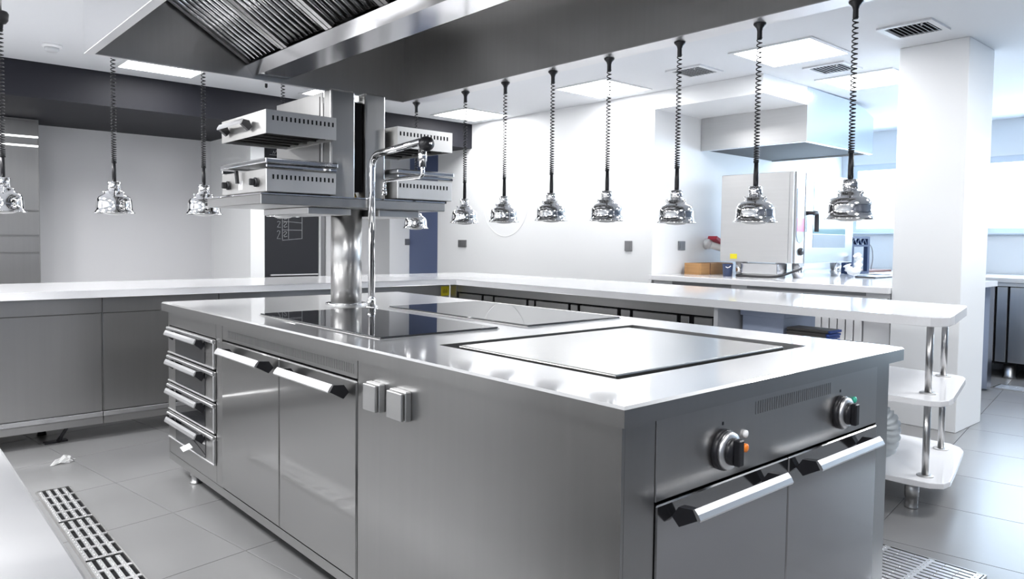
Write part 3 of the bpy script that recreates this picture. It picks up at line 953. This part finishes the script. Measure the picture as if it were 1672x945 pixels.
# shelf unit at the counter's end
su = thing('shelf_unit', 'white two-shelf end unit on steel posts under the counter end', 'shelf unit', (2.8, 0.5, 0))
midp = [(2.56, 1.44), (2.395, 0.42), (2.395, 0.32), (2.405, 0.245), (2.43, 0.212), (2.482, 0.196), (2.564, 0.203), (3.138, 0.331), (3.205, 0.358), (3.24, 0.407), (3.245, 0.73), (3.30, 1.44)]
part('shelf', MB().prism(midp, 0.518, 0.545, .004), 'counter', su)
lowp = [(2.58, 1.44), (2.455, 0.43), (2.462, 0.344), (2.474, 0.262), (2.515, 0.215), (2.577, 0.208), (2.795, 0.255), (3.195, 0.345), (3.255, 0.378), (3.30, 0.441), (3.29, 0.70), (3.32, 1.44)]
part('shelf', MB().prism(lowp, 0.128, 0.155, .004), 'counter', su)
for (x, y) in ((2.575, 0.315), (3.135, 0.435)):
    part('post', MB().lathe([(0.0155, 0.156), (0.0155, 0.517)], (x, y, 0), 20).lathe([(0.0155, 0.546), (0.0155, CB - .001)], (x, y, 0), 20), 'steel_counter', su)
    for z in (0.155, 0.545):
        part('post_flange', MB().lathe([(0.037, z), (0.037, z + .004), (0.034, z + .006), (0.017, z + .007)], (x, y, 0), 24), 'steel_soft', su)
part('foot', MB().lathe([(0.031, 0.1278), (0.031, 0.055), (0.028, 0.053), (0.028, 0.006), (0.030, 0.0)], (2.545, 0.36, 0), 22), 'steel', su)
part('foot', MB().lathe([(0.030, 0.1278), (0.030, 0.02), (0.034, 0.0)], (3.2, 1.25, 0), 18), 'black', su)
part('foot', MB().lathe([(0.030, 0.1278), (0.030, 0.02), (0.034, 0.0)], (2.63, 1.30, 0), 18), 'black', su)
part('caster_block', MB().box(2.78, 2.86, 0.33, 0.40, 0.10, 0.1278, .004), 'black', su)

# crate and stack of pads on the middle shelf
cr = thing('plastic_crate', 'blue-grey plastic crate under the counter beside the stack of pads', 'crate', (2.97, 1.28, 0.545))
cx0, cx1, cy0, cy1, cz0, cz1 = 2.80, 3.18, 1.165, 1.425, 0.546, 0.838
part('wall', MB().box(cx0, cx0 + .006, cy0, cy1, cz0 + .006, cz1).box(cx1 - .006, cx1, cy0, cy1, cz0 + .006, cz1)
     .box(cx0 + .006, cx1 - .006, cy0, cy0 + .006, cz0 + .006, cz1).box(cx0 + .006, cx1 - .006, cy1 - .006, cy1, cz0 + .006, cz1), 'crate', cr)
part('base', MB().box(cx0, cx1, cy0, cy1, cz0, cz0 + .006), 'crate', cr)
part('rim', MB().box(cx0 - .012, cx0, cy0 - .012, cy1 + .012, cz1 - .03, cz1 + .003, .003).box(cx0, cx1, cy0 - .012, cy0, cz1 - .03, cz1 + .003, .003), 'crate', cr)
random.seed(3)
for k in range(13):
    z = 0.546 + k * 0.0165
    a = random.uniform(-0.07, 0.07)
    dx, dy = random.uniform(-.02, .02), random.uniform(-.015, .015)
    c = Vector((2.88 + dx, 1.035 + dy * .5, z + .0078))
    b = MB()
    ux, uy = Vector((math.cos(a), math.sin(a), 0)), Vector((-math.sin(a), math.cos(a), 0))
    b.obox(c, ux, uy, (0, 0, 1), .075, .118 + random.uniform(-.006, .006), .0075)
    bmesh.ops.bevel(b.b, geom=list(b.b.edges), offset=.005, segments=2, affect='EDGES')
    nth = ['', 'second ', 'third ', 'fourth ', 'fifth ', 'sixth ', 'seventh ', 'eighth ', 'ninth ', 'tenth ', 'eleventh ', 'twelfth ', 'bottom '][12 - k]
    t = thing('folded_pad', 'topmost dark folded pad of the stack beside the crate' if k == 12 else
              '%s folded pad, %sfrom the top of the stack by the crate' % ('dark' if k % 2 else 'brownish grey', nth), 'pad', (c.x, c.y, z), 'dark pads stacked on the shelf')
    part('body', b, 'tray' if k % 2 else 'tray2', t)
    b = MB().obox(c - uy * .122, ux, uy, (0, 0, 1), .07, .011, .0062)
    part('blue_edge', b, 'bluecloth', t, 'blue edge binding')

# corrugated hose on the lower shelf
pts = smooth_path([(2.46, 0.56, 0.50), (2.50, 0.50, 0.44), (2.53, 0.46, 0.38), (2.60, 0.50, 0.25), (2.72, 0.62, 0.20), (2.85, 0.85, 0.20)], 14)
rad = [0.040 + 0.006 * math.cos(i * 2 * PI / 3.5) for i in range(len(pts))]
hs = single('corrugated_hose', MB().tube(pts, rad, 16), 'hose', 'pale grey corrugated hose lying on the low shelf beside the island', 'hose', (2.55, 0.5, 0.16))

# ------------------------------------------------------------------ second counter with the oven
WZ, WB = 0.94, 0.894
wt = single('stone_worktop', MB().box(4.2, 6.15, 1.145, 3.232, WB, WZ, .003).box(4.74, 6.15, 1.02, 1.144, WB, WZ), 'counter', 'white stone worktop that carries the oven', 'counter top', (5.1, 2.1, WB))
oc = thing('base_cabinet', 'white fronted base cabinet under the oven worktop', 'cabinet', (5.1, 2.1, 0))
part('carcass', MB().box(4.275, 6.02, 1.16, 3.228, 0.0, WB - .001), 'whitep', oc)
part('recess_strip', MB().box(4.27, 4.275, 2.43, 3.02, 0.862, WB - .001), 'greyplastic', oc)
part('recess_strip', MB().box(4.27, 4.275, 1.33, 2.28, 0.868, WB - .001), 'greyplastic', oc)
for (ya, yb) in ((2.43, 3.22), (1.792, 2.42), (1.17, 1.784)):
    part('door', MB().box(4.25, 4.274, ya, yb, 0.70, 0.860, .002), 'whitep', oc)
part('round_lock', MB().lathe([(0.030, 4.2505), (0.030, 4.246), (0.022, 4.244)], (0, 1.822, 0.812), 20, 'X'), 'frame', oc, 'pale round lock')
for k in range(20):
    y = 1.345 + k * 0.060
    part('slat', MB().box(4.252, 4.272, y + .004, y + .054, 0.535, 0.692, .003), 'whitep', oc)
part('slat_back', MB().box(4.2725, 4.2748, 1.34, 2.56, 0.535, 0.69), 'greyplastic', oc)
part('ledge', MB().box(4.225, 4.274, 1.335, 3.2, 0.50, 0.531, .003), 'whitep', oc)
part('base_panel', MB().box(4.255, 4.274, 1.17, 3.22, 0.0, 0.495), 'whitep', oc)
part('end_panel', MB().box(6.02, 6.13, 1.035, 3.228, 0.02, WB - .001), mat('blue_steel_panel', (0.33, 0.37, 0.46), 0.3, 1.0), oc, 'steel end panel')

ov = thing('combi_oven', 'large stainless combi oven on the second counter', 'oven', (5.25, 2.48, WZ))
ox0, ox1, oy0, oy1, oz0, oz1 = 4.72, 5.82, 2.12, 2.83, 1.07, 1.845
part('housing', MB().box(ox0, ox1, oy0 + .055, oy1, oz0, oz1, .004), 'steel_soft', ov)
part('front_trim', MB().box(ox0, ox0 + .03, oy0 + .02, oy0 + .054, oz0, oz1, .003), 'steel_soft', ov)
part('control_panel', MB().box(ox0 + .03, ox0 + .178, oy0 + .006, oy0 + .054, oz0, oz1, .003), 'steel_soft', ov)
b = MB()
prof = [(-.062, -.20), (-.04, -.245), (0, -.26), (.04, -.245), (.062, -.20), (.062, .20), (.04, .212), (-.04, .212), (-.062, .2)]
A = [b.b.verts.new((4.822 + u, oy0 + .006, 1.50 + v)) for u, v in prof]
B = [b.b.verts.new((4.822 + u, oy0 + .001, 1.50 + v)) for u, v in prof]
b.b.faces.new(A)
b.b.faces.new(list(reversed(B)))
for i in range(len(prof)):
    j = (i + 1) % len(prof)
    b.b.faces.new((A[i], A[j], B[j], B[i]))
part('display_strip', b, mat('panel_grey', (0.35, 0.42, 0.55), 0.25), ov)
part('pink_field', MB().box(4.765, 4.878, oy0 - .001, oy0 + .0015, 1.34, 1.452), 'pink', ov, 'pink display field')
part('white_field', MB().box(4.765, 4.878, oy0 - .001, oy0 + .0015, 1.455, 1.60), 'whitep', ov, 'white display field')
part('dial', MB().lathe([(0.033, oy0 + .006), (0.033, oy0 - .004), (0.028, oy0 - .014)], (4.838, 0, 1.170), 24, 'Y'), 'black', ov)
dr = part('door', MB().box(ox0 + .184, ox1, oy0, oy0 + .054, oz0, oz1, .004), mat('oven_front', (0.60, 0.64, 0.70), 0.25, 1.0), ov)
part('door_glass', MB().box(5.04, 5.66, oy0 - .003, oy0 - .0003, 1.325, 1.80), 'teal_reflection_glass', dr, 'blue-green reflecting door glass')
part('lower_glass', MB().box(5.04, 5.66, oy0 - .003, oy0 - .0003, 1.205, 1.322), mat('grey_glass', (0.32, 0.38, 0.44), 0.15), dr)
part('handle', MB().tube(bend([(4.925, oy0, 1.50), (4.925, oy0 - .05, 1.50), (5.005, oy0 - .05, 1.50), (5.005, oy0 - .05, 1.34)], .02, 4), 0.019, 10), 'black', dr, 'black angled handle')
for (x, y) in ((4.95, 2.2), (5.66, 2.2), (4.95, 2.75), (5.66, 2.75)):
    part('foot', MB().lathe([(0.050, oz0), (0.048, WZ + .03), (0.038, WZ)], (x, y, 0), 18), 'steel_pol', ov)
dp = thing('drip_pan', 'shallow steel drip pan pushed under the oven', 'pan', (4.8, 2.41, WZ))
part('pan_wall', MB().box(4.725, 4.895, 2.27, 2.62, WZ + .03, 1.062, .004), 'steel_pol', dp)
part('pan_base', MB().box(4.735, 4.89, 2.28, 2.61, WZ, WZ + .03, .004), 'steel_soft', dp)

# canopy over the oven
oh = thing('oven_canopy', 'grey steel canopy hood over the combi oven', 'hood', (5.6, 2.7, 2.12))
part('front_panel', MB().box(4.97, 4.975, 2.165, 3.23, 2.12, 2.431), 'steel_soft', oh)
b = MB()
prof = [(4.975, 2.12), (6.30, 2.12), (6.30, 2.47), (6.05, 2.545), (5.75, 2.572), (5.0, 2.582), (4.975, 2.582)]
A = [b.b.verts.new((x, 2.165, z)) for x, z in prof]
B = [b.b.verts.new((x, 2.171, z)) for x, z in prof]
b.b.faces.new(A)
b.b.faces.new(list(reversed(B)))
for i in range(len(prof)):
    j = (i + 1) % len(prof)
    b.b.faces.new((A[i], A[j], B[j], B[i]))
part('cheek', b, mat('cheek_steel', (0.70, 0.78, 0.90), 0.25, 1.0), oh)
part('far_side', MB().box(6.295, 6.30, 2.172, 3.23, 2.12, 2.46), 'steel_soft', oh)
part('inner_top', MB().box(4.976, 6.294, 2.172, 3.23, 2.132, 2.140), 'mesh_dark', oh)
part('rim', MB().box(4.976, 5.01, 2.172, 3.23, 2.118, 2.121).box(5.01, 6.294, 2.172, 2.2, 2.118, 2.121), 'steel_pol', oh)

# things on the oven counter
wb = thing('wooden_box', 'small light wooden box at the left end of the oven worktop', 'box', (4.98, 3.08, WZ))
part('side', MB().box(4.66, 4.80, 2.985, 3.005, WZ, 1.045, .002), 'wood', wb)
part('side', MB().box(4.806, 5.185, 2.985, 3.005, WZ, 1.045, .002), 'wood', wb)
part('end', MB().box(4.66, 4.68, 3.006, 3.17, WZ, 1.045), 'wood', wb)
part('end', MB().box(5.165, 5.185, 3.006, 3.17, WZ, 1.045), 'wood', wb)
part('back', MB().box(4.681, 5.164, 3.15, 3.17, WZ, 1.045), 'wood', wb)
part('bottom', MB().box(4.681, 5.164, 3.006, 3.149, WZ, WZ + .01), 'wood', wb)
part('corner_strip', MB().box(4.800, 4.806, 2.982, 3.005, WZ, 1.045), 'brown', wb)
tb = thing('blue_tub', 'dark blue plastic tub beside the wooden box', 'tub', (4.645, 2.70, WZ))
part('body', MB().lathe([(0.038, WZ), (0.046, WZ + .105), (0.048, WZ + .11), (0.042, WZ + .11), (0.034, WZ + .01)], (4.645, 2.70, 0), 20), 'navyp', tb)
part('label_mark', MB().tube([(4.60, 2.690, WZ + .085), (4.602, 2.675, WZ + .077), (4.612, 2.662, WZ + .082), (4.622, 2.654, WZ + .094)], .004, 6), 'whitep', tb)
part('warning_sticker', MB().box(4.7185, 4.7195, 2.655, 2.725, 1.095, 1.140), 'yellow', ov, 'small yellow sticker')
bt = single('black_tray', MB().box(5.55, 6.10, 1.79, 1.97, WZ, WZ + .012, .003), 'black', 'flat black tray lying on the oven worktop right beside the column', 'tray', (5.82, 1.88, WZ))  # black slab added in place of the dark sink slot
ps = thing('power_socket', 'red and white industrial power socket with plug on the wall by the oven', 'socket', (5.12, 3.235, 1.22))
part('housing', MB().lathe([(0.052, 3.234), (0.050, 3.19), (0.040, 3.185)], (5.10, 0, 1.225), 20, 'Y'), 'whitep', ps)
part('red_cap', MB().obox((5.15, 3.16, 1.262), (0.8, 0, -.35), (0, 1, 0), (.35, 0, .8), .062, .05, .016), 'red', ps, 'red hinged lid')
part('plug', MB().tube([(5.11, 3.185, 1.215), (5.17, 3.13, 1.19), (5.24, 3.06, 1.165), (5.25, 3.05, 1.16)], [.034, .034, .028, .016], 14), 'whitep', ps)
cbp = smooth_path([(5.245, 3.055, 1.16), (5.22, 2.97, 1.13), (5.26, 2.86, 1.03), (5.24, 2.82, WZ + .03), (5.1, 2.74, WZ + .011), (4.85, 2.68, WZ + .011), (4.68, 2.63, WZ + .011), (4.66, 2.55, WZ + .011), (4.64, 2.38, WZ + .011), (4.66, 2.22, WZ + .02), (4.84, 2.11, WZ + .085)], 6)
single('power_cable', MB().tube(cbp, .010, 8), 'black', 'black power cable running from the plug under the oven', 'cable', (5.2, 2.7, WZ))
# white cloth by the oven's right foot
pts = smooth_path([(5.58, 2.06, WZ + .11), (5.60, 2.04, WZ + .06), (5.68, 2.03, WZ + .045), (5.76, 2.04, WZ + .07), (5.80, 2.05, WZ + .16), (5.78, 2.06, WZ + .20)], 6)
b = MB().tube(pts, [.03 + .010 * math.sin(i * 1.9) for i in range(len(pts))], 10)
single('white_cloth', b, 'paper', 'crumpled white cloth by the right front foot of the oven', 'cloth', (5.68, 2.06, WZ))

# steel bench behind, with crate, board and wire
bn = thing('steel_bench', 'steel bench with a dark sink slot under the far window', 'bench', (7.0, 2.6, 0))
part('top', MB().box(6.16, 6.28, 1.95, 3.22, 0.90, 0.94).box(6.62, 7.93, 1.95, 3.22, 0.90, 0.94).box(6.28, 6.62, 1.95, 2.02, 0.90, 0.94).box(6.28, 6.62, 2.28, 3.22, 0.90, 0.94), 'steel_soft', bn)
part('sink_bowl', MB().box(6.27, 6.63, 2.01, 2.29, 0.72, 0.73).box(6.275, 6.28, 2.01, 2.29, .73, .90).box(6.62, 6.625, 2.01, 2.29, .73, .90).box(6.28, 6.62, 2.285, 2.29, .73, .90).box(6.28, 6.62, 2.01, 2.015, .73, .90), 'steel_dark', bn)
part('body', MB().box(6.2, 7.9, 2.0, 3.2, 0.0, 0.715), 'steel_soft', bn)
bc = thing('bottle_crate', 'dark blue lattice plastic crate standing on the bench under the window', 'crate', (6.4, 2.40, 0.94))
part('solid_side', MB().box(6.16, 6.50, 2.46, 2.47, 0.945, 1.22).box(6.16, 6.17, 2.33, 2.459, .945, 1.22), 'navyp', bc)
part('post', MB().box(6.58, 6.63, 2.30, 2.34, 0.941, 1.32), 'navyp', bc)
part('post', MB().box(6.58, 6.63, 2.46, 2.50, 0.941, 1.32), 'navyp', bc)
part('top_bar', MB().box(6.10, 6.58, 2.30, 2.34, 1.295, 1.32), 'navyp', bc)
part('mid_bar', MB().box(6.10, 6.58, 2.30, 2.34, 1.215, 1.235), 'navyp', bc)
b = MB()
for k in range(4):
    xa = 6.12 + k * .115
    b.obox((xa + .028, 2.32, 1.265), (1, 0, 1.1), (0, 1, 0), (-1.1, 0, 1), .04, .012, .006)
    b.obox((xa + .085, 2.32, 1.265), (1, 0, -1.1), (0, 1, 0), (1.1, 0, 1), .04, .012, .006)
part('lattice', b, 'navyp', bc)
part('bottom_bar', MB().box(6.16, 6.58, 2.30, 2.34, 0.941, 0.965), 'navyp', bc)
single('brown_board', MB().box(6.75, 7.45, 2.40, 2.62, 0.94, 0.965, .004), 'brown', 'brown wooden board lying on the bench beside the column', 'board', (7.1, 2.5, .94))
single('bent_wire', MB().tube(smooth_path([(6.635, 2.38, 1.30), (6.85, 2.38, 1.22), (7.0, 2.42, 1.10), (7.06, 2.46, 0.97)], 8), .005, 6), 'greyplastic', 'thin dark wire curving from the lattice crate to the brown board', 'wire', (6.9, 2.4, 0.97))

# fridge counter under the windows
fc = thing('fridge_counter', 'far refrigerated counter under the window right of the column', 'counter', (7.4, 0.4, 0))
part('top', MB().box(6.76, 7.95, -1.2, 1.60, 0.90, 0.945, .003), 'steel_soft', fc)
part('carcass', MB().box(6.83, 7.93, -1.18, 1.58, 0.14, 0.899), 'dark', fc)
y = 1.575
k = 0
while y > -1.0:
    wd = 0.36 if k % 2 == 0 else 0.085
    part('door' if k % 2 == 0 else 'handle_strip', MB().box(6.80, 6.829, y - wd, y, 0.16, 0.86, .003), 'steel', fc)
    y -= wd + .018
    k += 1
part('drip_edge', MB().box(6.80, 6.829, -1.18, 1.58, 0.866, 0.898), 'steel_soft', fc)
for yy in (1.45, 1.1, 0.2, -0.9):
    part('foot', MB().lathe([(0.05, 0.14), (0.045, 0.02), (0.055, 0.0)], (6.92, yy, 0), 16), 'steel_soft', fc)

# ------------------------------------------------------------------ near worktop at lower left
nw = thing('prep_table', 'reflective steel worktop at the lower left corner, nearest the viewer', 'worktop', (-1.6, 0.4, 0))
part('top', MB().box(-2.45, -0.996, -1.6, 1.5, 0.86, 0.90, .004, 2), 'steel_work', nw)
part('body', MB().box(-2.40, -1.05, -1.55, 1.45, 0.12, 0.859), 'steel', nw)
for (x, yy) in ((-1.15, 1.35), (-2.3, 1.35), (-1.15, -1.4), (-2.3, -1.4)):
    part('foot', MB().lathe([(0.028, 0.12), (0.025, 0.02), (0.03, 0.0)], (x, yy, 0), 16), 'steel_soft', nw)

# ------------------------------------------------------------------ floor drains and the paper scrap


def drain(label, x0, x1, y0, y1, nbar, cross, studs, modules):
    t = thing('floor_drain', label, 'drain', ((x0 + x1) / 2, (y0 + y1) / 2, 0))
    part('channel', MB().box(x0, x1, y0, y1, 0.0005, 0.002), 'dark', t)
    part('edge_frame', MB().box(x0 - .006, x0, y0, y1, .0005, .011).box(x1, x1 + .006, y0, y1, .0005, .011).box(x0 - .006, x1 + .006, y1, y1 + .006, .0005, .011).box(x0 - .006, x1 + .006, y0 - .006, y0, .0005, .011), 'steel_dark', t)
    pitch = (x1 - x0) / nbar
    for (ma, mb_) in modules:
        for k in range(nbar):
            xa = x0 + k * pitch
            part('bar', MB().box(xa + .001, xa + pitch * cross[0], ma, mb_, .003, .010, .001), 'alu', t)
        yy = ma
        while yy < mb_ - .005:
            part('cross_bar', MB().box(x0, x1, yy, min(yy + cross[2], mb_), .0035, .0098), 'alu', t)
            yy += cross[1]
        b = MB()
        for k in range(nbar):
            xc = x0 + k * pitch + pitch * cross[0] / 2
            yy = ma + .012
            while yy < mb_ - .01:
                b.lathe([(.0034, .010), (.0024, .0118), (.0008, .012)], (xc, yy, 0), 6, cap=False)
                yy += studs
        part('anti_slip_studs', b, 'chrome', t, stuff=True)
    return t


mods = []
yy = 3.13
while yy > 0.2:
    mods.append((yy - 0.485, yy))
    yy -= 0.50
drain('slotted steel floor drain beside the near worktop at lower left', -0.542, -0.412, 0.1, 3.135, 4, (0.56, 0.121, 0.020), 0.030, mods)
drain('slotted steel floor drain at the lower right, in front of the shelf unit', 1.60, 1.965, -0.11, 1.4, 12, (0.72, 0.165, 0.022), 0.055, [(-0.105, 0.38), (0.39, 0.88), (0.89, 1.39)])
drain('pale floor drain in the far right aisle before the fridge counter', 6.22, 6.45, -0.4, 1.05, 6, (0.72, 0.24, 0.05), 0.08, [(-0.39, 0.32), (0.33, 1.04)])

random.seed(11)
b = MB()
pc = Vector((-0.345, 3.62, 0.0))
g = [[None] * 7 for _ in range(7)]
for i in range(7):
    for j in range(7):
        u, v = (i - 3) / 3, (j - 3) / 3
        rr = 1.0 if max(abs(u), abs(v)) < .99 else random.uniform(0.72, 1.1)
        g[i][j] = b.b.verts.new(pc + Vector((u * .052 * rr + v * .02, v * .040 * rr, 0.003 + 0.034 * max(0, 1 - (u * u + v * v) * .7) * random.uniform(.4, 1.2))))
for i in range(6):
    for j in range(6):
        b.b.faces.new((g[i][j], g[i + 1][j], g[i + 1][j + 1], g[i][j + 1]))
bmesh.ops.solidify(b.b, geom=list(b.b.faces), thickness=0.0015)
single('paper_scrap', b, 'paper', 'crumpled scrap of white paper on the floor tiles at left', 'paper', tuple(pc))
